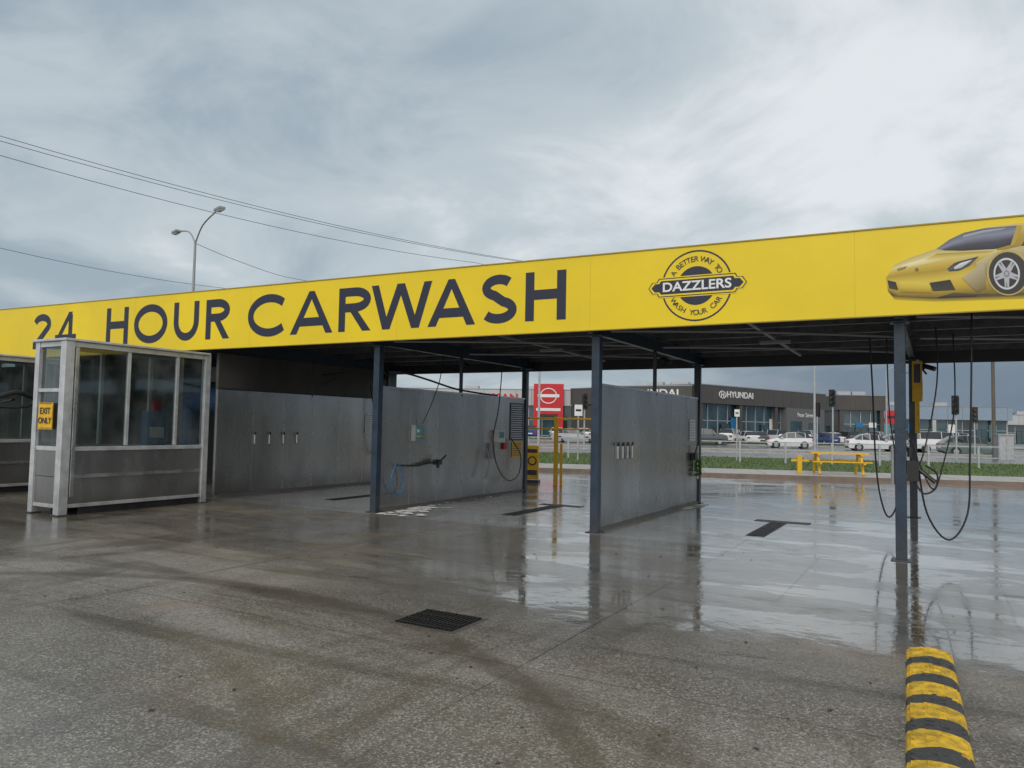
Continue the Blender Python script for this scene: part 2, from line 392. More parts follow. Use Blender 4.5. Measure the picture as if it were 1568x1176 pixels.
# logo
def disc(mb,cx,cz,r0,r1,d,m,n=48):
    for i in range(n):
        a=2*math.pi*i/n;b_=2*math.pi*(i+1)/n
        p=[(r1,a),(r1,b_),(r0,b_),(r0,a)] if r0>0 else [(r1,a),(r1,b_),(0,0)]
        mb.poly([B(cx+r*math.cos(q),d,cz+r*math.sin(q)) for r,q in p],m)
mb=MB(); LX,LZ=1.64,3.62; d=FT-.003
disc(mb,LX,LZ,.482,.505,d,navyink); disc(mb,LX,LZ,.0,.275,d-.0004,navyink)
def banner(hw,hh,d,m):
    mb.poly([B(LX+x,d,LZ+z) for x,z in ((-hw*.78,-hh),(hw*.78,-hh),(hw*.82,-hh*.62),(hw*.92,-hh*.62),(hw,0),(hw*.92,hh*.62),(hw*.82,hh*.62),(hw*.78,hh),(-hw*.78,hh),(-hw*.82,hh*.62),(-hw*.92,hh*.62),(-hw,0),(-hw*.92,-hh*.62),(-hw*.82,-hh*.62))],m)
banner(.715,.150,d-.0010,yellow); banner(.70,.136,d-.0016,navyink); banner(.685,.122,d-.0022,yellow); banner(.655,.098,d-.0028,navyink)
mb.obj('round_logo',cw)
ex=(E[0],E[1],0); UP=(0,0,1)
text('DAZZLERS',B(LX,d-.006,LZ-.003),ex,UP,.185,white,'logo_name',cw,bold=.004,ext=.001,sx=1.12)
def arctext(tx,r,a0,a1,size,top=True):
    for i,chh in enumerate(tx):
        if chh==' ': continue
        a=math.radians(a0+(a1-a0)*i/(len(tx)-1)); p=B(LX+r*math.cos(a),d-.004,LZ+r*math.sin(a))
        text(chh,p,ex,UP,size,navyink,'logo_letter',cw,ext=.001,rot=(a-math.pi/2) if top else (a+math.pi/2))
arctext('A BETTER WAY TO',.375,149,31,.11); arctext('WASH YOUR CAR',.385,213,327,.105,False)
# sports car photo printed on the fascia: a flat print with blended tones
pm=bpy.data.materials.new('sports_car_print'); pm.use_nodes=True; g=G(pm.node_tree)
g.l.new(g.new('ShaderNodeVertexColor',layer_name='Col').outputs['Color'],g.n['Principled BSDF'].inputs['Base Color']); g.n['Principled BSDF'].inputs['Roughness'].default_value=.4
PV=[];PC=[];PF=[]; lay=[FT-.0025]
def pw(x,y): return tuple(B(4.04+.0068*(x-1358),lay[0],3.49-.0078*((y-430)+.0702*(x-1358))))
def resample(pl,n):
    L=[0]
    for a,b_ in zip(pl,pl[1:]): L.append(L[-1]+math.hypot(b_[0]-a[0],b_[1]-a[1]))
    out=[]
    for i in range(n+1):
        d_=L[-1]*i/n; j=0
        while j<len(pl)-2 and L[j+1]<d_: j+=1
        f=(d_-L[j])/max(1e-6,L[j+1]-L[j]); out.append((pl[j][0]+f*(pl[j+1][0]-pl[j][0]),pl[j][1]+f*(pl[j+1][1]-pl[j][1])))
    return out
def strip(top,bot,cols,n=26):
    T=resample(top,n); Bt=resample(bot,n); m=len(cols)-1; i0=len(PV)
    for r_ in range(m+1):
        f=r_/m
        for a,b_ in zip(T,Bt): PV.append(pw(a[0]+f*(b_[0]-a[0]),a[1]+f*(b_[1]-a[1]))); PC.append(cols[r_]+(1,))
    for r_ in range(m):
        for q in range(n): i=i0+r_*(n+1)+q; PF.append((i,i+n+1,i+n+2,i+1))
    lay[0]-=.0004
def art(pts,col):
    i=len(PV)
    for p in pts: PV.append(pw(*p)); PC.append(col+(1,))
    PF.append(tuple(range(i,i+len(pts)))); lay[0]-=.0003
def ell(cx,cy,rx,ry,c0,c1=None,n=28):
    i=len(PV); PV.append(pw(cx,cy)); PC.append(c0+(1,))
    for q in range(n): PV.append(pw(cx+rx*math.cos(2*math.pi*q/n),cy+ry*math.sin(2*math.pi*q/n))); PC.append((c1 or c0)+(1,))
    for q in range(n): PF.append((i,i+1+q,i+1+(q+1)%n))
    lay[0]-=.0003
K=(.012,.012,.014)
strip([(1362,447),(1440,452),(1570,444),(1760,425)],[(1372,459),(1440,461),(1570,455),(1770,436)],[(.05,.035,.01),(.10,.07,.01),(.5,.36,.01)])
strip([(1437,379),(1478,356),(1510,347),(1570,341),(1640,342),(1700,354),(1740,370)],[(1437,381),(1480,382),(1530,382),(1570,378),(1640,372),(1700,370),(1740,372)],[(.62,.48,.16),(.42,.29,.03),(.33,.22,.02)])
strip([(1372,403),(1400,391),(1437,379),(1480,380),(1530,379)],[(1358,424),(1380,420),(1440,414),(1500,402),(1532,392)],[(.50,.40,.12),(.70,.60,.28),(.58,.41,.05),(.42,.27,.01)])
strip([(1358,424),(1380,420),(1440,414),(1500,400)],[(1361,446),(1377,454),(1440,455),(1500,449)],[(.42,.28,.02),(.66,.49,.05),(.52,.35,.02),(.18,.11,.01)])
strip([(1500,400),(1530,384),(1568,376),(1640,370),(1735,368),(1762,385)],[(1500,449),(1530,449),(1568,447),(1640,441),(1735,436),(1758,425)],[(.55,.46,.24),(.30,.25,.13),(.45,.31,.03),(.15,.10,.01)])
strip([(1385,404),(1420,394),(1450,389)],[(1382,410),(1420,403),(1455,395)],[(.85,.76,.48),(.66,.54,.2)],8)
strip([(1440,386),(1490,384),(1528,383)],[(1420,396),(1466,394),(1505,389)],[(.36,.25,.02),(.60,.45,.08),(.70,.58,.2)],10)
strip([(1440,378),(1460,364),(1482,354),(1512,348),(1560,345)],[(1452,381),(1480,382),(1500,381),(1528,380),(1553,373)],[(.10,.11,.15),(.22,.24,.31),(.05,.05,.08),(.015,.015,.02)])
strip([(1482,358),(1512,351),(1545,348)],[(1478,364),(1508,357),(1535,352)],[(.40,.43,.5),(.15,.16,.22)],8)
strip([(1580,350),(1620,347),(1662,359)],[(1566,376),(1604,374),(1645,368)],[(.12,.13,.18),(.02,.02,.03)],10)
art([(1560,345),(1568,345),(1556,375),(1550,376)],(.45,.31,.04))
strip([(1456,410),(1468,400),(1504,391)],[(1458,414),(1474,413),(1490,405)],[(.02,.02,.025),(.10,.10,.12),(.02,.02,.02)],8)
strip([(1466,408),(1476,401),(1494,396)],[(1467,411),(1477,409),(1484,404)],[(.7,.72,.78),(.35,.36,.40)],6)
art([(1376,410),(1392,405),(1390,409),(1378,413)],(.25,.2,.08))
strip([(1360,428),(1374,431)],[(1363,441),(1378,444)],[K,(.05,.04,.02)],3)
strip([(1428,432),(1460,427)],[(1433,445),(1468,443)],[K,(.04,.035,.02)],4)
strip([(1379,430),(1427,432)],[(1382,447),(1431,448)],[(.70,.54,.08),(.60,.43,.03),(.34,.22,.01)],6)
ell(1408,411,3,3,(.05,.04,.02),(.3,.22,.05))
strip([(1466,447),(1500,449)],[(1440,455),(1500,452)],[(.10,.07,.01),(.03,.02,.01)],4)
strip([(1478,424),(1512,400)],[(1500,446),(1514,440)],[(.46,.40,.24),(.20,.14,.03)],6)
strip([(1590,404),(1690,396)],[(1588,424),(1682,418)],[(.02,.018,.01),(.40,.28,.03)],6)
for cx,cy in ((1546,416),(1722,400)):
    ell(cx,cy,31,35,(.30,.22,.04),(.48,.37,.12)); ell(cx,cy+1,28,32,K,(.03,.025,.02)); ell(cx-1,cy+2,24,29,(.05,.05,.055),(.02,.02,.02)); ell(cx-2,cy+2,19,24,(.30,.31,.33),(.60,.61,.64)); ell(cx-2,cy+2,16.5,21,(.03,.03,.035),(.015,.015,.015))
    for i in range(5):
        a=2*math.pi*i/5+.3
        art([(cx-2+4*math.cos(a+1.3),cy+2+5*math.sin(a+1.3)),(cx-2+18*math.cos(a+.17),cy+2+22*math.sin(a+.17)),(cx-2+18*math.cos(a-.17),cy+2+22*math.sin(a-.17)),(cx-2+4*math.cos(a-1.3),cy+2+5*math.sin(a-1.3))],(.42,.43,.47))
        art([(cx-2+9*math.cos(a+.03),cy+2+11*math.sin(a+.03)),(cx-2+17*math.cos(a+.08),cy+2+21*math.sin(a+.08)),(cx-2+17*math.cos(a-.04),cy+2+21*math.sin(a-.04))],(.10,.10,.11))
    ell(cx-2,cy+2,4,5,(.5,.5,.52),(.15,.15,.16))
me=bpy.data.meshes.new('sports_car_print'); me.from_pydata(PV,[],PF); ca=me.color_attributes.new('Col','FLOAT_COLOR','POINT')
for i,cc in enumerate(PC): ca.data[i].color=cc
me.materials.append(pm); o=bpy.data.objects.new('sports_car_print',me); scene.collection.objects.link(o); o.parent=cw
# side walls
def baywall(s,full=False):
    mb=MB(); hh=2.25
    mb.box(B,(s-.03,s+.03),(.0 if full else .07,5.58),(.06,hh),steel)
    mb.box(B,(s-.045,s+.045),(.07,5.58),(0,.059),mat('wall_plinth',(.13,.125,.115),.6))
    mb.box(B,(s-.045,s+.045),(.07,5.58),(hh+.001,hh+.035),steel2 if not full else dark)
    t=.95
    while t<5.4:
        mb.box(B,(s+.0305,s+.0325),(t,t+.022),(.07,hh-.01),steel2); mb.box(B,(s+.0327,s+.0331),(t+.009,t+.013),(.07,hh-.01),dark); t+=.915
        for z in (.3,.9,1.5,2.1): mb.cyl(B(s+.031,t-.9,z),B(s+.036,t-.9,z),.007,dark,6)
    if full:
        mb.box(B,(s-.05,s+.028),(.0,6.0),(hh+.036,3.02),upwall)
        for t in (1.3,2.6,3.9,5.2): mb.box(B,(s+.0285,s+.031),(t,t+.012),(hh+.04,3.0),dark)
    return mb.obj('wash_bay_wall',bevel=.003)
baywall(-8.6,True); baywall(-4.3); baywall(0)
mb=MB()
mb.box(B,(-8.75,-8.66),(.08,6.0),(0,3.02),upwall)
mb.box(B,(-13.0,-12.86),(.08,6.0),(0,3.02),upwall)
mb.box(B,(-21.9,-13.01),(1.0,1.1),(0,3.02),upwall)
mb.obj('tunnel_walls',cw)
for s,t0 in ((-8.6,1.0),(0,.75)):
    mb=MB()
    for i in range(4):
        t=t0+i*.42 if s<-5 else t0+i*.22
        mb.cyl(B(s+.06,t,1.30),B(s+.06,t,1.10),.022,steel2,10); mb.box(B,(s+.034,s+.045),(t-.03,t+.03),(1.08,1.32),grey)
        mb.cyl(B(s+.06,t,1.30),B(s+.08,t,1.36),.018,black,8)
    mb.obj('wash_gun_holder')
def wallplate(name,s,t0,t1,z0,z1,m,lines=None):
    mb=MB(); mb.box(B,(s+.036,s+.046),(t0,t1),(z0,z1),m)
    if lines:
        n=int((z1-z0)/.05)
        for i in range(1,n):
            z=z0+(z1-z0)*i/n; mb.box(B,(s+.0462,s+.047),(t0+.03,t1-.04-random.random()*.1*(t1-t0)),(z-.008,z+.008),lines)
    return mb.obj(name)
wallplate('instruction_sign',-8.6,4.7,5.15,1.35,1.85,white,grey)
wallplate('instruction_sign',0,4.9,5.3,1.35,1.8,white,grey)
wallplate('price_board',-4.3,4.85,5.5,1.25,2.15,mat('board_navy',(.02,.04,.09),.4),white)
wallplate('yellow_notice_sign',-4.3,4.95,5.45,.85,1.22,ypaint,navyink)
mb=MB(); s=-4.3
mb.box(B,(s+.036,s+.14),(.98,1.28),(1.27,1.58),grey); mb.box(B,(s+.141,s+.145),(1.0,1.26),(1.29,1.56),teal)
mb.box(B,(s+.146,s+.15),(1.02,1.1),(1.44,1.5),white); mb.box(B,(s+.146,s+.15),(1.15,1.23),(1.33,1.38),red)
for i in range(3): mb.cyl(B(s+.145,1.04+i*.08,1.36),B(s+.16,1.04+i*.08,1.36),.016,ypaint,8)
mb.obj('payment_control_panel',bevel=.004)
mb=MB()
mb.tube([B(s+.05,.6,.82),B(s+.12,1.0,.80),B(s+.14,1.5,.84),B(s+.2,1.75,.86)],.015,black); mb.cyl(B(s+.2,1.7,.86),B(s+.28,1.55,.77),.035,black,8)
mb.box(B,(s+.12,s+.2),(1.6,1.82),(.80,.90),black); mb.tube([B(s+.2,1.8,.9),B(s+.22,1.92,.98)],.016,black)
mb.obj('foam_brush_holder')
mb=MB()
mb.tube([B(s+.05,.35,.35),B(s+.12,.3,.6),B(s+.1,.45,.85),B(s+.1,.6,.78),B(s+.1,.7,.5),B(s+.1,.6,.3),B(s+.12,.42,.3)],.011,blue)
mb.tube([B(s+.1,1.25,1.6),B(s+.2,1.4,2.0),B(s+.25,1.6,2.5),B(s+.1,1.9,3.0)],.009,black)
mb.obj('washer_hose')
mb=MB()
mb.box(B,(s+.036,s+.16),(4.1,4.4),(1.22,1.5),white); mb.box(B,(s+.161,s+.165),(4.14,4.36),(1.32,1.46),teal)
mb.box(B,(s+.036,s+.12),(3.88,4.03),(.85,1.2),grey); mb.box(B,(s+.036,s+.09),(4.5,4.62),(1.05,1.2),red)
mb.obj('coin_box',bevel=.005)
mb=MB()
mb.tube([B(s+.35,3.9,3.0),B(s+.3,3.85,2.0),B(s+.2,3.8,1.3),B(s+.2,4.0,.7),B(s+.25,4.4,.35),B(s+.25,4.9,.45),B(s+.2,5.1,.9),B(s+.1,4.8,1.3)],.012,black)
mb.tube([B(s+.15,3.6,1.1),B(s+.2,3.65,.75),B(s+.2,3.5,.45)],.018,grey)
mb.tube([B(s+.04,.25,2.56),B(s+.04,.8,2.56),B(s+.05,1.5,2.48),B(s+.05,2.5,2.35),B(s+.05,3.6,2.3),B(s+.05,4.2,2.29)],.02,dark)
mb.obj('washer_hose')
s=-8.6
mb=MB(); mb.tube([B(s+.1,3.0,2.75),B(s+.8,3.0,2.8),B(s+1.4,3.1,2.85)],.02,dark); mb.tube([B(s+.05,3.0,2.5),B(s+.9,3.0,2.8)],.012,dark)
mb.tube([B(s+.1,4.8,2.6),B(s+.2,4.85,1.9),B(s+.2,4.9,1.2),B(s+.2,5.1,.8),B(s+.15,5.3,1.0)],.015,black)
mb.obj('hose_boom')
s=0
mb=MB(); mb.box(B,(s+.036,s+.14),(5.0,5.2),(.95,1.1),black); mb.tube([B(s+.1,5.1,1.1),B(s+.15,5.2,1.5),B(s+.2,5.1,2.9)],.012,black)
mb.obj('hose_holder')
mb=MB(); g1=mat('green_brush',(.05,.16,.02),.8,0,.4,30)
for i in range(160):
    a=random.uniform(0,6.3); c=B(s+.12,5.25,.62+random.random()*.35); mb.cyl(c,c+Vector((math.cos(a)*.08,math.sin(a)*.08,random.uniform(-.06,.03))),.008,g1,4)
mb.cyl(B(s+.12,5.25,.55),B(s+.12,5.25,1.25),.018,white,6); mb.obj('wash_brush')
for s,t in ((-4.3,2.75),(0,2.75),(-8.5,5.2),(4.17,5.5)):
    mb=MB(); mb.cyl(B(s,t,2.72),B(s+.25,t-.1,2.85),.018,black,6); mb.cyl(B(s+.18,t-.1,2.88),B(s+.38,t-.22,2.8),.045,black,10); mb.cyl(B(s+.24,t,2.72),B(s+.1,t,2.92),.018,black,6)
    mb.obj('security_camera')
mb=MB()
mb.tube([I(5.85,9.6,3.15),I(5.83,9.6,2.2),I(5.80,9.6,1.32),I(5.76,9.6,.6),I(5.52,9.6,.27),I(5.25,9.6,.6),I(5.14,9.62,1.3),I(5.10,9.65,1.5)],.012,black)
mb.tube([I(5.95,10.6,3.1),I(5.9,10.5,2.3),I(5.6,10.3,1.35),I(5.35,10.1,1.1),I(5.15,9.9,1.25)],.010,black)
mb.tube([I(6.6,11.3,3.1),I(6.55,11.2,2.0),I(6.3,11.1,1.1),I(6.1,11.0,.8),I(5.9,11.0,1.2)],.010,black)
mb.obj('washer_hose')
mb=MB()
mb.tube([I(5.68,12,3.1),I(5.72,12,2.3),I(5.76,12,1.2),I(5.83,12,.6),I(5.95,12,.28),I(6.08,12,.45),I(6.12,12,.9),I(6.1,12,1.3)],.013,black)
mb.tube([I(5.95,12,3.1),I(5.98,12,2.0),I(6.05,12,1.4),I(6.1,12,1.1)],.010,black)
mb.tube([I(6.1,12,1.3),I(6.15,12,1.0),I(6.1,12,.8),I(6.14,12,.6)],.028,blue)
mb.obj('washer_hose')
mb=MB(); s=C3
mb.box(B,(s+.07,s+.2),(-.05,.12),(1.0,1.25),black); mb.cyl(B(s+.2,0,1.15),B(s+.38,-.05,1.0),.026,black,8); mb.tube([B(s+.15,0,1.0),B(s+.25,0,.85),B(s+.38,0,.92),B(s+.4,0,1.1),B(s+.28,0,1.2)],.012,black)
mb.cyl(B(s+.1,.02,1.3),B(s+.1,.02,1.42),.03,black,8); mb.cyl(B(s-.09,0,.95),B(s-.09,0,1.4),.025,grey,8)
mb.obj('hose_holder')
mb=MB(); s=4.17; mb.box(B,(s+.0,s+.17),(5.30,5.42),(2.2,2.96),ypaint); mb.box(B,(s+.03,s+.14),(5.293,5.299),(2.55,2.9),navyink); mb.box(B,(s+.04,s+.12),(5.33,5.40),(1.6,2.199),ypaint)
for z in (1.75,2.4,2.85): mb.box(B,(s+.02,s+.05),(5.401 if z<2.2 else 5.421,5.584),(z,z+.04),dark)
mb.box(B,(s+.171,s+.175),(5.32,5.40),(2.3,2.6),white); mb.obj('vacuum_station_sign',bevel=.006)
def drain(s,t,L=2.0,w_=.28):
    mb=MB(); mb.box(B,(s-w_/2,s+w_/2),(t,t+L),(.001,.005),iron)
    i=0
    while i*.06<L-.05: mb.box(B,(s-w_/2+.03,s+w_/2-.03),(t+.02+i*.06,t+.05+i*.06),(.0055,.010),iron); i+=1
    mb.box(B,(s-w_/2-.28,s+.50),(t+L+.003,t+L+.24),(.001,.006),iron); mb.obj('bay_drain_grate')
drain(2.15,1.1); drain(-2.15,1.1); drain(-6.4,1.1)
mb=MB(); F=frame(-.56,6.28,math.atan2(E[1],E[0])); rimc=mat('grate_rim',(.075,.065,.055),.6)
mb.box(F,(-.31,.31),(-.26,.26),(.001,.004),rimc); mb.box(F,(-.28,.28),(-.23,.23),(.0042,.006),black)
for i in range(15): mb.box(F,(-.27+i*.037,-.255+i*.037),(-.225,.225),(.0062,.016),iron)
for y in (-.22,-.08,.07,.21): mb.box(F,(-.275,.275),(y-.008,y+.008),(.0165,.019),iron)
mb.obj('drain_grate')
# speed bump
bump=empty('speed_bump')
F=frame(3.045,5.56,math.atan2(-1.89,-.985))
rub=mat('black_rubber_bump',(.045,.045,.046),.55,0,.35,30,.5,90); ybump=mat('worn_yellow',(.60,.37,.02),.6,0,.45,14,.6,90)
mb=MB(); hwid=.150; prof=[(-hwid,0),(-.142,.022),(-.11,.043),(-.055,.055),(0,.060),(.055,.055),(.11,.043),(.142,.022),(hwid,0)]
x=0.;i=0; prev=[0]*9
while x<4.2:
    for L,m in ((.25,ybump),(.18,rub)):
        x1=x+L; nxt=[.022*math.sin(j*.8+.4)*(1 if m is ybump else -.4)+random.uniform(-.005,.005) for j in range(9)]
        for j in range(8):
            a,b_=prof[j],prof[j+1]
            mb.poly([F(x+prev[j],a[0],a[1]),F(x+prev[j+1],b_[0],b_[1]),F(x1+nxt[j+1],b_[0],b_[1]),F(x1+nxt[j],a[0],a[1])],m)
        x=x1; prev=nxt
    i+=1
mb.poly([F(0,a,b_) for a,b_ in prof],ybump)
mb.obj('bump_body',bump)
mb=MB()
for q in range(5):
    mb.cyl(F(.34+q*.86,0,.050),F(.34+q*.86,0,.0625),.022,rub,10)
for q in range(62):
    for yy in (-.105,-.035,.035,.105):
        if random.random()<.35: continue
        xx=q*.067+.02; h_=.0605-abs(yy)**2*1.6
        mb.box(F,(xx,xx+.03),(yy-.022,yy+.022),(.03,h_+.004),rub if (xx%.43)>.25 else ybump)
mb.obj('bump_treads',bump,bevel=.002)
def blobs(name,n,f,m,r0,r1):
    mb=MB()
    for i in range(n):
        r=random.uniform(r0,r1); c=f(); c.z=.0035+i*.00012; nn=9
        mb.poly([c+Vector((r*(1+.5*random.random())*math.cos(6.283*j/nn),.7*r*(1+.4*random.random())*math.sin(6.283*j/nn),0)) for j in range(nn)],m)
    mb.obj(name)
def ff():
    t=random.uniform(-.2,1.5); return B(-4.20+abs(random.gauss(0,.24))+max(0,.15-.1*t),t,0)
blobs('foam_puddle',110,ff,foam,.012,.085)
blobs('foam_puddle',45,lambda:B(-4.22+abs(random.gauss(0,.06)),random.uniform(1.4,5.3),0),foam,.01,.04)
fo2=mat('yellow_foam',(.62,.62,.42),.5)
blobs('foam_puddle',34,lambda:B(.08+random.uniform(0,.25),random.uniform(4.0,5.4),0),fo2,.02,.09)
# small loose leaves and grit on the concrete
mb=MB(); lf=mat('dead_leaf',(.06,.035,.015),.8,0,.5,9)
for i in range(90):
    x=random.uniform(-5,4); y=random.uniform(2.5,12); r=random.uniform(.008,.028); a=random.uniform(0,6.3); dx,dy=math.cos(a)*r,math.sin(a)*r
    mb.poly([(x-dx,y-dy,.003),(x+dy*.5,y-dx*.5,.008),(x+dx,y+dy,.003),(x-dy*.5,y+dx*.5,.006)],lf)
mb.obj('fallen_leaves')
# ---------------------------------------------------------------- glass booth
def booth(sx,sw,t0,t1,ht):
    bo=empty('glass_wash_booth'); mb=MB(); p=.055
    a,b_=sx-sw,sx
    for (s,t,pp) in ((b_,t0,.075),(a,t0,.06),(b_,t1,.06),(a,t1,.05)): mb.box(B,(s-pp,s+pp),(t-pp,t+pp),(0,ht),alu); mb.box(B,(s-pp-.03,s+pp+.03),(t-pp-.03,t+pp+.03),(0,.02),dark)
    mb.box(B,(b_+.04,b_+.09),(t0+.09,t0+.15),(.3,ht-.1),steel2)
    for t in (t0+(t1-t0)*.40,t0+(t1-t0)*.76):
        mb.box(B,(b_-.03,b_+.03),(t-.03,t+.03),(1.13,ht),alu); mb.box(B,(a-.03,a+.03),(t-.03,t+.03),(1.13,ht),alu)
    for s in (a,b_):
        for z0,z1 in ((1.05,1.12),(ht-.09,ht-.001),(.12,.18)): mb.box(B,(s-.045,s+.045),(t0+p+.02,t1-p),(z0,z1),alu)
    for z0,z1 in ((1.05,1.12),(ht-.09,ht-.001),(.12,.18),(2.02,2.08)): mb.box(B,(a+p+.01,b_-p-.02),(t0-.045,t0+.045),(z0,z1),alu)
    mb.box(B,(a-.1,b_+.1),(t0-.1,t1+.02),(ht+.001,ht+.04),alu)
    mb.obj('frame',bo,bevel=.006)
    mb=MB()
    for s in (a,b_): 
        mb.box(B,(s-.02,s+.02),(t0+p,t1-p),(.181,.60),steel); mb.box(B,(s-.05,s+.035),(t0+p+.02,t1-p),(.601,.66),steel2); mb.box(B,(s-.026,s+.026),(t0+p,t1-p),(.661,1.049),steel)
        mb.box(B,(s-.015,s+.015),(t0+.3,t1-.1),(.0,.119),black)
    mb.box(B,(a+p,b_-p),(t0-.02,t0+.02),(.181,.62),steel); mb.box(B,(a+p,b_-p),(t0-.03,t0+.03),(.63,1.049),steel)
    mb.obj('lower_panels',bo)
    mb=MB()
    for s in (a,b_): mb.poly([B(s,t0+p,1.12),B(s,t1-p,1.12),B(s,t1-p,ht-.09),B(s,t0+p,ht-.09)],glz)
    mb.poly([B(a+p,t0,1.12),B(b_-p,t0,1.12),B(b_-p,t0,2.02),B(a+p,t0,2.02)],glz); mb.poly([B(a+p,t0,2.08),B(b_-p,t0,2.08),B(b_-p,t0,ht-.09),B(a+p,t0,ht-.09)],glz)
    mb.obj('glazing',bo)
booth(-7.90,.78,-3.57,-.85,2.865); booth(-12.6,.78,-3.57,-.62,2.865)
mb=MB(); mb.box(B,(-8.50,-8.10),(-3.66,-3.645),(1.40,1.84),ypaint)
for z in (1.415,1.82): mb.box(B,(-8.48,-8.12),(-3.663,-3.661),(z,z+.01),navyink)
mb.obj('exit_only_sign')
es=bpy.data.objects['exit_only_sign']
text('EXIT',B(-8.30,-3.667,1.70),ex,UP,.15,navyink,'sign_text',es,ext=.001,bold=.002)
text('ONLY',B(-8.30,-3.667,1.54),ex,UP,.14,navyink,'sign_text',es,ext=.001,bold=.002)
# wash gantry inside the tunnel bay
mb=MB(); gan=mat('gantry_paint',(.06,.075,.09),.4,.2,.2)
for s in (-11.9,-9.3):
    mb.box(B,(s-.15,s+.15),(1.2,1.9),(0,2.5),gan); mb.cyl(B(s+(.4 if s<-10 else -.4),1.5,.3),B(s+(.4 if s<-10 else -.4),1.5,2.2),.33,brush,16)
mb.box(B,(-12.05,-9.15),(1.2,1.9),(2.501,2.85),gan); mb.cyl(B(-11.4,1.55,2.1),B(-9.8,1.55,2.1),.32,brush,16)
mb.obj('car_wash_gantry')
mb=MB(); mb.box(B,(-8.62,-8.42),(-1.7,-1.3),(1.0,1.75),blue); mb.box(B,(-8.419,-8.41),(-1.65,-1.35),(1.25,1.45),white); mb.box(B,(-8.55,-8.47),(-1.55,-1.4),(1.751,1.95),red); mb.cyl(B(-8.52,-1.5,0),B(-8.52,-1.5,1.0),.05,gan,8)
mb.obj('ticket_machine',bevel=.01)
mb=MB(); mb.tube([B(-12.1,-2.6,1.95),B(-12.05,-2.2,2.1),B(-12.1,-1.8,2.0)],.05,black); mb.tube([B(-12.1,-2.5,1.8),B(-12,-2.0,1.82),B(-12.1,-1.7,2.0)],.04,black); mb.tube([B(-12.5,-2.2,1.9),B(-12.1,-2.2,1.95)],.03,dark); mb.obj('washer_boom')
# ---------------------------------------------------------------- yard furniture
mb=MB()
F=frame(1.29,20.4,-.05)
mb.box(F,(-.14,-.02),(-.06,.06),(0,1.86),ypaint); mb.box(F,(.03,.10),(-.04,.04),(0,1.15),ypaint)
mb.box(F,(-2.4,1.9),(-.03,.03),(1.79,1.84),ypaint); mb.box(F,(-2.4,1.9),(-.025,.025),(1.52,1.56),ypaint)
mb.box(F,(1.85,1.95),(-.05,.05),(0,1.85),ypaint); mb.box(F,(-2.5,-2.4),(-.05,.05),(0,1.86),ypaint)
mb.obj('yellow_barrier_gate',bevel=.01)
mb=MB(); F=frame(.62,21.6,-.2)
mb.box(F,(-.18,.18),(-.03,.03),(.1,1.05),ypaint); mb.box(F,(-.2,.2),(-.2,.2),(0,.08),dark); mb.cyl(F(0,-.031,.62),F(0,-.036,.62),.13,navyink,20); mb.cyl(F(0,-.037,.62),F(0,-.040,.62),.09,ypaint,20)
mb.box(F,(-.14,.14),(-.036,-.031),(.85,.95),navyink); mb.box(F,(-.14,.14),(-.036,-.031),(.22,.36),navyink)
mb.obj('yellow_stand_sign')
mb=MB(); F=frame(11.45,26.6,math.atan2(SA[1],SA[0]))
z=.13
for i in range(4): mb.box(F,(-.95,.95),(-.36+i*.18,-.2+i*.18),(z+.70,z+.745),ypaint)
for y in (-.78,.60): 
    for i in range(2): mb.box(F,(-.95,.95),(y+i*.1,y+.085+i*.1),(z+.42,z+.46),ypaint)
for x in (-.7,.7):
    mb.box(F,(x-.04,x+.04),(-.78,.78),(z+.36,z+.419),ypaint); mb.box(F,(x-.04,x+.04),(-.36,.34),(z+.64,z+.699),ypaint)
    for sg in (-1,1): mb.tube([F(x,sg*.22,z+.66),F(x,sg*.58,z)],.045,ypaint,6,1)
mb.box(F,(-1.35,-1.2),(-.1,.1),(z,z+.62),ypaint); mb.box(F,(-1.55,-.96),(-.05,.05),(z+.4,z+.48),ypaint)
mb.obj('yellow_picnic_table')
galv=mat('galvanised_steel',(.42,.43,.44),.5,.4,.15)
mb=MB()
for i in range(-14,22):
    p=i*2.0; mb.box(S,(p-.04,p+.04),(10,10.08),(.1,1.1),galv)
for z in (.55,1.04): mb.box(S,(-28,42),(10.081,10.11),(z,z+.05),galv)
mb.obj('roadside_fence')
# ---------------------------------------------------------------- lamps, poles, lines
def lamp(name,pole,ht,heads,m=galv,r=.11):
    mb=MB(); x,y=pole; mb.cyl((x,y,0),(x,y,ht),r,m,10,r*.55); mb.cyl((x,y,0),(x,y,.04),r*2,m,10)
    for hx,hy,hz in heads:
        dx,dy=hx-x,hy-y; mb.tube([(x,y,ht-.15),(x+dx*.35,y+dy*.35,ht+(hz-ht)*.62),(hx,hy,hz)],.04,m,6,5)
        l=math.hypot(dx,dy); ux,uy=dx/l,dy/l; F=frame(hx,hy,math.atan2(uy,ux),hz)
        mb.box(F,(-.1,.62),(-.15,.15),(-.05,.07),grey); mb.box(F,(.05,.58),(-.11,.11),(-.10,-.051),white); mb.box(F,(.1,.45),(-.08,.08),(.071,.12),grey)
    return mb.obj(name,bevel=.01)
lamp('street_lamp',(-16.2,38),10.7,[(-14.35,36,11.7),(-18.0,40,11.65)],grey)
lamp('street_lamp',(24.0,60),9.5,[(26.2,59.6,10)])
lamp('street_lamp',(2.1,58),9.5,[(4.3,57.6,10)])
lamp('street_lamp',(47,95),9.5,[(49.2,94.6,10)])
def wire(a,b_,sag=.5,ext=1.5):
    a=Vector(a);b_=Vector(b_); pts=[]
    for i in range(-8,25):
        t=i/16.; p=a.lerp(b_,t); p.z-=sag*4*(t*(1-t)) if 0<=t<=1 else 0; pts.append(p)
    mb.tube(pts,.013,black,5,1)
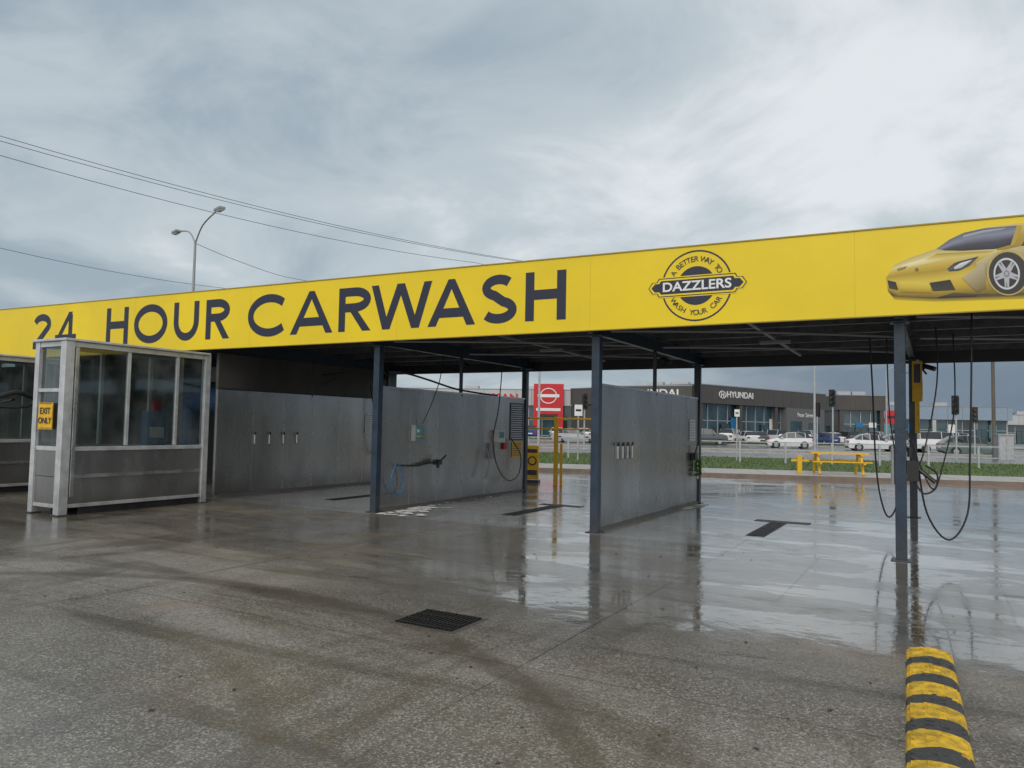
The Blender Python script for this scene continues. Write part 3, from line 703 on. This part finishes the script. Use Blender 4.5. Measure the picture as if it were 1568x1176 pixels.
mb=MB(); wire((-20.85,30,12.9),(.8,52,13.0)); wire((-20.85,30,12.7),(.8,52,12.95)); mb.obj('power_line')
mb=MB(); wire((-20.8,30,12.1),(-2.5,50,12.4)); mb.obj('power_line')
mb=MB(); wire((-27.4,40,10.56),(-19.4,50,10.4),.2); mb.obj('power_line')
mb=MB(); mb.tube([(-16.2,38,10.55),(-15.6,41,10.5),(-14.6,46,10.6),(-13.8,50,10.98)],.013,black,5,4); mb.obj('power_line')
wood=mat('weathered_timber',(.13,.11,.09),.9,0,.3,4,.3,20,(1,1,.1))
def upole(x,y,h=11,ang=0.):
    mb=MB(); mb.cyl((x,y,0),(x,y,h),.12,wood,10,.09); F=frame(x,y,ang)
    mb.box(F,(-1.2,1.2),(-.06,.06),(h-.7,h-.58),wood)
    for q in (-1.1,-.4,.4,1.1): mb.cyl(F(q,0,h-.58),F(q,0,h-.42),.05,grey,8)
    mb.obj('utility_pole')
upole(31.5,49.5,11); upole(58,110,11)
def tlight(x,y,h,ang=0.):
    tl=empty('traffic_light'); mb=MB(); mb.cyl((x,y,0),(x,y,h-.3),.055,galv,8)
    F=frame(x,y,ang)
    mb.box(F,(-.20,.20),(-.12,-.10),(h-1.15,h-.02),black); mb.box(F,(-.14,.14),(-.099,.12),(h-1.08,h-.1),black)
    for i in range(3):
        z=h-.25-i*.32; mb.cyl(F(0,-.121,z),F(0,-.24,z+.01),.11,black,12); 
        lens=(mat('lens_red',(.09,.012,.012),.3),mat('lens_amber',(.07,.04,.01),.3),mat('lens_green',(.01,.05,.03),.3))[i]
        mb.cyl(F(0,-.241,z),F(0,-.245,z),.09,lens,12)
    mb.obj('pole_and_heads',tl)
tlight(21.2,50,4.4,-.9); tlight(24.2,60,3.9,2.2); tlight(26.4,45,3.9,-.9); tlight(5.2,54,4.0,.8); tlight(33.6,55,3.6,-.3)
def sign(x,y,h,w_,hh,m,name='road_sign',ang=0.):
    mb=MB(); F=frame(x,y,ang); mb.cyl((x,y,0),(x,y,h),.035,galv,8); mb.box(F,(-w_/2,w_/2),(-.06,-.04),(h-hh,h),m); mb.box(F,(-w_/2+.05,w_/2-.05),(-.063,-.061),(h-hh*.6,h-hh*.4),navyink); mb.obj(name)
sign(3.0,34,2.6,.35,.5,white); sign(11.0,37,2.6,.25,.35,white); sign(33.5,44,2.4,.5,.6,white)
mb=MB(); F=frame(27.6,42.5,-.2); mb.box(F,(-.4,.4),(-.3,.3),(.12,1.6),grey); mb.box(F,(-.43,.43),(-.33,.33),(1.601,1.66),galv); mb.box(F,(-.36,-.01),(-.312,-.301),(.2,1.5),galv); mb.box(F,(.01,.36),(-.312,-.301),(.2,1.5),galv); mb.obj('electrical_cabinet')
# ---------------------------------------------------------------- vehicles
tyre=mat('tyre',(.02,.02,.02),.8); rim=mat('alloy_rim',(.35,.36,.37),.35,.6)
tail=mat('tail_light',(.35,.01,.01),.2); headl=mat('head_light',(.6,.62,.65),.1)
def car(x,y,ang,col,cname,L=4.3,H=1.48,W=1.76,kind='hatch',name='parked_car'):
    paint=mat('car_paint_'+cname,col,.25,.1,.05,1); pe=empty(name); mb=MB(); F=frame(x,y,ang)
    if kind=='hatch': st=[(.5,.36,.52,.60,.74,.66),(.47,.22,.64,.71,.88,.8),(.40,.2,.74,.80,.96,.86),(.24,.2,.88,.94,1,.86),(.07,.2,.93,1.40,1,.70),(-.12,.2,.95,1.48,1,.70),(-.33,.2,.97,1.42,1,.68),(-.46,.2,.97,1.02,.95,.80),(-.5,.34,.82,.88,.86,.78)]
    elif kind=='sedan': st=[(.5,.36,.52,.60,.74,.66),(.47,.22,.64,.70,.88,.8),(.40,.2,.74,.79,.96,.86),(.22,.2,.86,.92,1,.86),(.06,.2,.92,1.38,1,.68),(-.10,.2,.94,1.48,1,.68),(-.24,.2,.95,1.40,1,.66),(-.37,.2,.96,1.02,1,.80),(-.48,.22,.90,.97,.93,.80),(-.5,.36,.8,.88,.86,.78)]
    else: st=[(.5,.4,.6,.72,.82,.7),(.47,.28,.74,.86,.92,.8),(.38,.28,.86,.98,.98,.86),(.26,.28,.92,1.02,1,.86),(.14,.28,.95,1.42,1,.74),(-.05,.28,.96,1.48,1,.76),(-.40,.28,.97,1.46,1,.74),(-.47,.28,.96,1.06,.97,.82),(-.5,.4,.85,.92,.9,.8)]
    k_=H/1.48; hw=W/2; rows=[]
    for (xx,zb,ze,zt,w1,w2) in st:
        xx*=L; zb*=k_;ze*=k_;zt*=k_; zm=zb+(ze-zb)*.5
        rows.append([(xx,-hw*w1*.94,zb),(xx,-hw*w1,zm),(xx,-hw*w1*.95,ze),(xx,-hw*w2,zt),(xx,-hw*w2*.5,zt+.02),(xx,hw*w2*.5,zt+.02),(xx,hw*w2,zt),(xx,hw*w1*.95,ze),(xx,hw*w1,zm),(xx,hw*w1*.94,zb)])
    cab=[i for i,s_ in enumerate(st) if s_[3]-s_[2]>.2]; c0,c1=cab[0],cab[-1]
    for i in range(len(rows)-1):
        for j in range(9):
            m=paint
            if c0-1<=i<=c1 and j in (2,6): m=carglass
            if i in (c0-1,c1) and j in (3,4,5): m=carglass
            q=[rows[i][j],rows[i+1][j],rows[i+1][j+1],rows[i][j+1]]
            mb.poly([F(*p) for p in q],m)
        mb.poly([F(*rows[i][0]),F(*rows[i][9]),F(*rows[i+1][9]),F(*rows[i+1][0])],dark)
    mb.poly([F(*p) for p in rows[0]],dark); mb.poly([F(*p) for p in rows[-1]],paint)
    for i in cab[:]:
        for sg in (-1,1):
            a=rows[i][2 if sg<0 else 7]; b_=rows[i][3 if sg<0 else 6]
            mb.tube([F(a[0],a[1]*1.005,a[2]),F(b_[0],b_[1]*1.01,b_[2])],.028,paint,5,1)
    mb.obj('body',pe)
    mb=MB()
    for xx in (.31*L,-.31*L):
        for sg in (-1,1):
            mb.cyl(F(xx,sg*(hw-.2),.32),F(xx,sg*(hw+.012),.32),.36,dark,18); mb.cyl(F(xx,sg*(hw-.2),.31),F(xx,sg*(hw+.03),.31),.31,tyre,18); mb.cyl(F(xx,sg*(hw+.031),.31),F(xx,sg*(hw+.04),.31),.2,rim,10)
    mb.obj('wheels',pe)
    mb=MB()
    for sg in (-1,1):
        y0=sorted((sg*hw*.5,sg*hw*.84)); mb.box(F,(.455*L,.487*L),y0,(.60*k_,.70*k_),headl); y1=sorted((sg*hw*.55,sg*hw*.87)); mb.box(F,(-.503*L,-.47*L),y1,(.68*k_,.86*k_),tail)
        mb.box(F,(.16*L,.20*L),sorted((sg*hw*1.0,sg*hw*1.13)),(.92*k_,1.02*k_),paint)
    mb.box(F,(.49*L,.503*L),(-.35,.35),(.4*k_,.5*k_),black); mb.box(F,(-.508*L,-.5*L),(-.26,.26),(.55*k_,.66*k_),white)
    mb.obj('lights_and_trim',pe)
A0=math.atan2(SA[1],SA[0])
wc=((.70,.71,.72),'white'); gc=((.12,.17,.16),'greygreen'); sc=((.35,.36,.38),'silver'); bc=((.03,.03,.035),'black'); rc=((.3,.02,.02),'red'); dc=((.08,.09,.10),'grey'); blc=((.03,.07,.2),'blue')
car(25.8,70.5,A0+math.pi,*wc,L=4.0,name='hatchback_car')
car(34.3,56.5,A0,*gc,L=4.4,name='hatchback_car')
car(36.3,64,A0,*wc,L=4.7,kind='suv',H=1.75,name='suv_car')
car(31.5,66,A0,*wc,L=4.4,kind='sedan',name='sedan_car')
car(36,72,A0+math.pi,*sc,L=4.5,kind='sedan',name='sedan_car')
car(42,69,A0,*dc,L=4.5,kind='sedan',name='sedan_car')
car(46,78,A0,*wc,L=4.6,kind='suv',H=1.72,name='suv_car')
car(20.5,80,A0,*dc,L=4.5,kind='suv',H=1.7,name='suv_car')
car(6.5,78,A0,*sc,L=4.5,kind='sedan',name='sedan_car')
cols=[wc,wc,dc,wc,sc,bc,wc,blc,wc,dc,wc,rc,wc,sc,wc,bc,wc,sc]
for i in range(18):
    f=i/17; x=25+f*30; y=86+f*14
    car(x,y,A0+math.pi/2+random.uniform(-.5,.3)+(.6 if i%2 else 0),*cols[i],L=4.3+.3*(i%2),kind=('suv','hatch','sedan')[i%3],H=1.7 if i%3==0 else 1.48)
for i in range(6): car(-1+i*3.4,96+.3*i,A0+math.pi/2+.2,*cols[(i*5+2)%14],kind=('sedan','suv','hatch')[i%3],H=1.48 if i%3!=1 else 1.7)
# ---------------------------------------------------------------- background buildings
bwall=mat('dark_cladding',(.078,.070,.064),.5,.1,.15,.3); lwall=mat('light_render',(.45,.46,.46),.7,0,.1,.3)
def facade_frame(p0,p1):
    ang=math.atan2(p1[1]-p0[1],p1[0]-p0[0]); L=math.hypot(p1[0]-p0[0],p1[1]-p0[1]); return frame(p0[0],p0[1],ang),L,ang
def dealership(name,p0,p1,depth,h,band,wallm,n,bandm=None,colm=None):
    e=empty(name); F,L,ang=facade_frame(p0,p1); mb=MB()
    mb.box(F,(0,L),(0.35,depth),(0,h-.15),wallm); mb.box(F,(-.3,L+.3),(-.6,depth+.2),(band,h),bandm or wallm)
    mb.box(F,(-.35,L+.35),(-.65,depth+.25),(h+.001,h+.12),grey)
    x=2.4
    while x<L: mb.box(F,(x,x+.03),(-.612,-.601),(band+.01,h-.01),dark); x+=2.4
    for q in (.25,.6): mb.box(F,(L*q,L*q+2.2),(depth*.4,depth*.4+1.5),(h+.121,h+1.0),galv)
    mb.obj('walls_and_parapet',e)
    mb=MB(); mb.box(F,(.3,L-.3),(.2,.34),(.3,band-.01),shop)
    mb.obj('shopfront_windows',e); mb=MB()
    for i in range(n+1):
        x=.3+(L-.6)*i/n; mb.box(F,(x-.06,x+.06),(.1,.19),(0,band-.01),colm or galv)
    for i in range(0,n+1,4):
        x=.3+(L-.6)*i/n; mb.box(F,(x-.3,x+.3),(-.5,-.1),(0,band-.011),wallm)
    for z in (.2,band*.55): mb.box(F,(.3,L-.3),(.14,.195),(z,z+.1),colm or galv)
    for i in range(3): x=L*(.2+.3*i); mb.box(F,(x-.9,x+.9),(.02,.099),(.05,2.4),dark); mb.box(F,(x-.8,x-.05),(.0,.019),(.1,2.3),shop); mb.box(F,(x+.05,x+.8),(.0,.019),(.1,2.3),shop); mb.box(F,(x+1.3,x+2.5),(.05,.09),(1.0,3.2),(blue,white,teal)[i])
    for y in (depth*.3,depth*.6): mb.box(F,(L+.001,L+.05),(y,y+2),(1,2.6),shop); mb.box(F,(-.05,-.001),(y,y+2),(1,2.6),shop)
    mb.obj('mullions_and_doors',e); return e,F,L,ang
e,F,L,ang=dealership('car_dealership',(23.2,95),(47,115),22,7.2,4.9,bwall,14)
xd=(math.cos(ang),math.sin(ang),0)
text('HYUNDAI',F(8.6,-.66,6.15),xd,UP,1.15,white,'lettering',e,bold=.02,ext=.03,sx=1.2)
mb=MB()
for i in range(16):
    a=2*math.pi*i/16; b_=2*math.pi*(i+1)/16
    mb.tube([F(4.6+.75*math.cos(a),-.66,6.1+.45*math.sin(a)),F(4.6+.75*math.cos(b_),-.66,6.1+.45*math.sin(b_))],.07,white,5,1)
mb.tube([F(4.3,-.66,5.8),F(4.4,-.66,6.4)],.07,white,5,1); mb.tube([F(4.8,-.66,5.8),F(4.9,-.66,6.4)],.07,white,5,1); mb.tube([F(4.3,-.66,6.05),F(4.9,-.66,6.15)],.06,white,5,1)
mb.box(F,(20,30.6),(-.75,.09),(0,4.88),mat('mid_grey_wall',(.13,.13,.13),.6)); mb.box(F,(21,24),(-.8,-.751),(.8,3),shop); mb.box(F,(26,29),(-.8,-.751),(.3,2.8),shop)
mb.obj('badge_and_wing',e)
text('Peter Stevens',F(25.2,-.84,3.9),xd,UP,.9,white,'dealer_name',e,ext=.02)
e,F,L,ang=dealership('car_dealership',(13.6,100),(22.6,95.6),16,7.0,4.9,bwall,6)
text('HYUNDAI',F(5.2,-.66,6.1),(math.cos(ang),math.sin(ang),0),UP,1.3,white,'lettering',e,bold=.02,ext=.03,sx=1.2)
e,F,L,ang=dealership('car_showroom',(-16,116),(13,112),20,7.0,4.7,mat('charcoal_wall',(.08,.085,.09),.5),14,lwall)
xd=(math.cos(ang),math.sin(ang),0)
text('NISSAN',F(14.2,-.66,5.8),xd,UP,1.5,red,'lettering',e,bold=.03,ext=.03,sx=1.2)
mb=MB(); mb.box(F,(19.6,24.0),(-1.2,-.66),(3.4,7.9),red); mb.box(F,(19.6,20.4),(-1.2,-.66),(0,3.39),red); mb.box(F,(23.2,24.0),(-1.2,-.66),(0,3.39),red)
for i in range(24):
    a=2*math.pi*i/24; b_=2*math.pi*(i+1)/24
    mb.tube([F(21.8+1.2*math.cos(a),-1.25,6.1+1.1*math.sin(a)),F(21.8+1.2*math.cos(b_),-1.25,6.1+1.1*math.sin(b_))],.09,white,5,1)
mb.box(F,(20.2,23.4),(-1.3,-1.26),(5.9,6.35),white); mb.box(F,(20,23.6),(-1.24,-1.21),(3.9,4.3),white); mb.obj('red_entry_portal',e)
dealership('retail_building',(62,130),(84,128),18,6.2,4.0,lwall,9,mat('blue_grey_band',(.25,.32,.4),.5))
dealership('retail_building',(54,125),(61,124.5),14,7.6,5.2,bwall,4)
dealership('retail_building',(92,150),(130,140),20,5.5,3.6,mat('brick_wall',(.2,.11,.08),.8),12,lwall)
dealership('retail_building',(-70,110),(-30,116),20,6.5,4.3,lwall,12)
sign(51,102,4.6,1.4,1.8,red,'advertising_sign',-.2)
leaf=mat('distant_foliage',(.05,.075,.04),.9,0,.5,.1)
mb=MB(); random.seed(11)
for c in range(110):
    cx=random.uniform(-160,330); cy=random.uniform(210,290); R=random.uniform(3,6); H_=random.uniform(4,8)
    mb.cyl((cx,cy,0),(cx,cy,H_),.3,wood,5,.1)
    for k_ in range(110):
        v=Vector((random.gauss(0,1),random.gauss(0,1),random.gauss(0,.6))); v=v.normalized()*R*random.random()**.4
        p=Vector((cx,cy,H_*.75))+v; p.z=max(.3,p.z); d1=Vector((random.gauss(0,1),random.gauss(0,1),random.gauss(0,1))).normalized()*.8; d2=d1.orthogonal().normalized()*.7
        mb.poly([p-d1,p+d2,p+d1,p-d2],leaf)
mb.obj('distant_trees')
# ---------------------------------------------------------------- world
SUN_EL=38.; SUN_AZ=200.
w=bpy.data.worlds.new('World'); scene.world=w; w.use_nodes=True; g=G(w.node_tree)
for n_ in list(g.n): g.n.remove(n_)
sky=g.new('ShaderNodeTexSky',sky_type='NISHITA'); sky.sun_disc=False; sky.sun_elevation=math.radians(SUN_EL); sky.sun_rotation=math.radians(SUN_AZ); sky.air_density=1.5; sky.dust_density=3
bg1=g.new('ShaderNodeBackground',{'Color':sky.outputs[0],'Strength':.08})
dirv=g.new('ShaderNodeTexCoord').outputs['Generated']
sep=g.new('ShaderNodeSeparateXYZ',{0:dirv}); X_,Y_,Z_=sep.outputs[0],sep.outputs[1],sep.outputs[2]
zc=g.math('ADD',g.math('MAXIMUM',Z_,0.),.30)
pc=g.new('ShaderNodeCombineXYZ',{0:g.math('DIVIDE',X_,zc),1:g.math('DIVIDE',Y_,zc),2:0.37}).outputs[0]
n1=g.noise(pc,.80,6,.50,.35); n2=g.noise(pc,2.3,6,.58,.6)
f=g.math('ADD',g.math('MULTIPLY',n1,.62),g.math('MULTIPLY',n2,.38))
f=g.math('ADD',f,g.math('MULTIPLY',X_,.10))
f=g.math('SUBTRACT',f,g.math('MULTIPLY',g.ramp(Z_,.28,.55),.07))
c=g.mix(g.ramp(f,.38,.51),(.35,.435,.505),(.53,.60,.65)); c=g.mix(g.ramp(f,.50,.63),c,(.80,.84,.87))
az=g.ramp(X_,.12,.40); band=g.math('MULTIPLY',g.ramp(g.math('ADD',Z_,g.math('MULTIPLY',g.math('SUBTRACT',n2,.5),.04)),.070,.135,1,0),az)
c=g.mix(g.math('MULTIPLY',band,.88),c,(.12,.18,.26))
sd=Vector((math.sin(math.radians(SUN_AZ))*math.cos(math.radians(SUN_EL)),math.cos(math.radians(SUN_AZ))*math.cos(math.radians(SUN_EL)),math.sin(math.radians(SUN_EL))))
dp=g.new('ShaderNodeVectorMath',{0:dirv,1:tuple(sd)},operation='DOT_PRODUCT').outputs['Value']
c=g.mix(g.ramp(dp,.1,1.,0,.75),c,(1.25,1.25,1.22))
bg2=g.new('ShaderNodeBackground',{'Color':c,'Strength':1.})
ms=g.new('ShaderNodeMixShader',{0:.92,1:bg1.outputs[0],2:bg2.outputs[0]})
out=g.new('ShaderNodeOutputWorld'); g.l.new(ms.outputs[0],out.inputs[0])
ld=bpy.data.lights.new('sun','SUN'); ld.energy=1.1; ld.angle=math.radians(40); ld.color=(1,.97,.92)
lo=bpy.data.objects.new('sun',ld); scene.collection.objects.link(lo); lo.rotation_euler=(-sd).to_track_quat('-Z','Y').to_euler()
# ---------------------------------------------------------------- camera
cd=bpy.data.cameras.new('camera'); cam=bpy.data.objects.new('camera',cd); scene.collection.objects.link(cam); scene.camera=cam
cd.sensor_width=36; cd.lens=36*1160/1568; cd.clip_end=4000; cd.clip_start=.05
p=math.atan(64/1160); th=.0185
Fv=Vector((0,math.cos(p),math.sin(p))); U0=Vector((0,-math.sin(p),math.cos(p))); R0=Vector((1,0,0))
r=R0*math.cos(th)+U0*math.sin(th); u=-R0*math.sin(th)+U0*math.cos(th)
M=Matrix((r,u,-Fv)).transposed().to_4x4(); M.translation=(0,0,1.6); cam.matrix_world=M
scene.view_settings.view_transform='Standard'; scene.view_settings.look='None'; scene.view_settings.exposure=0
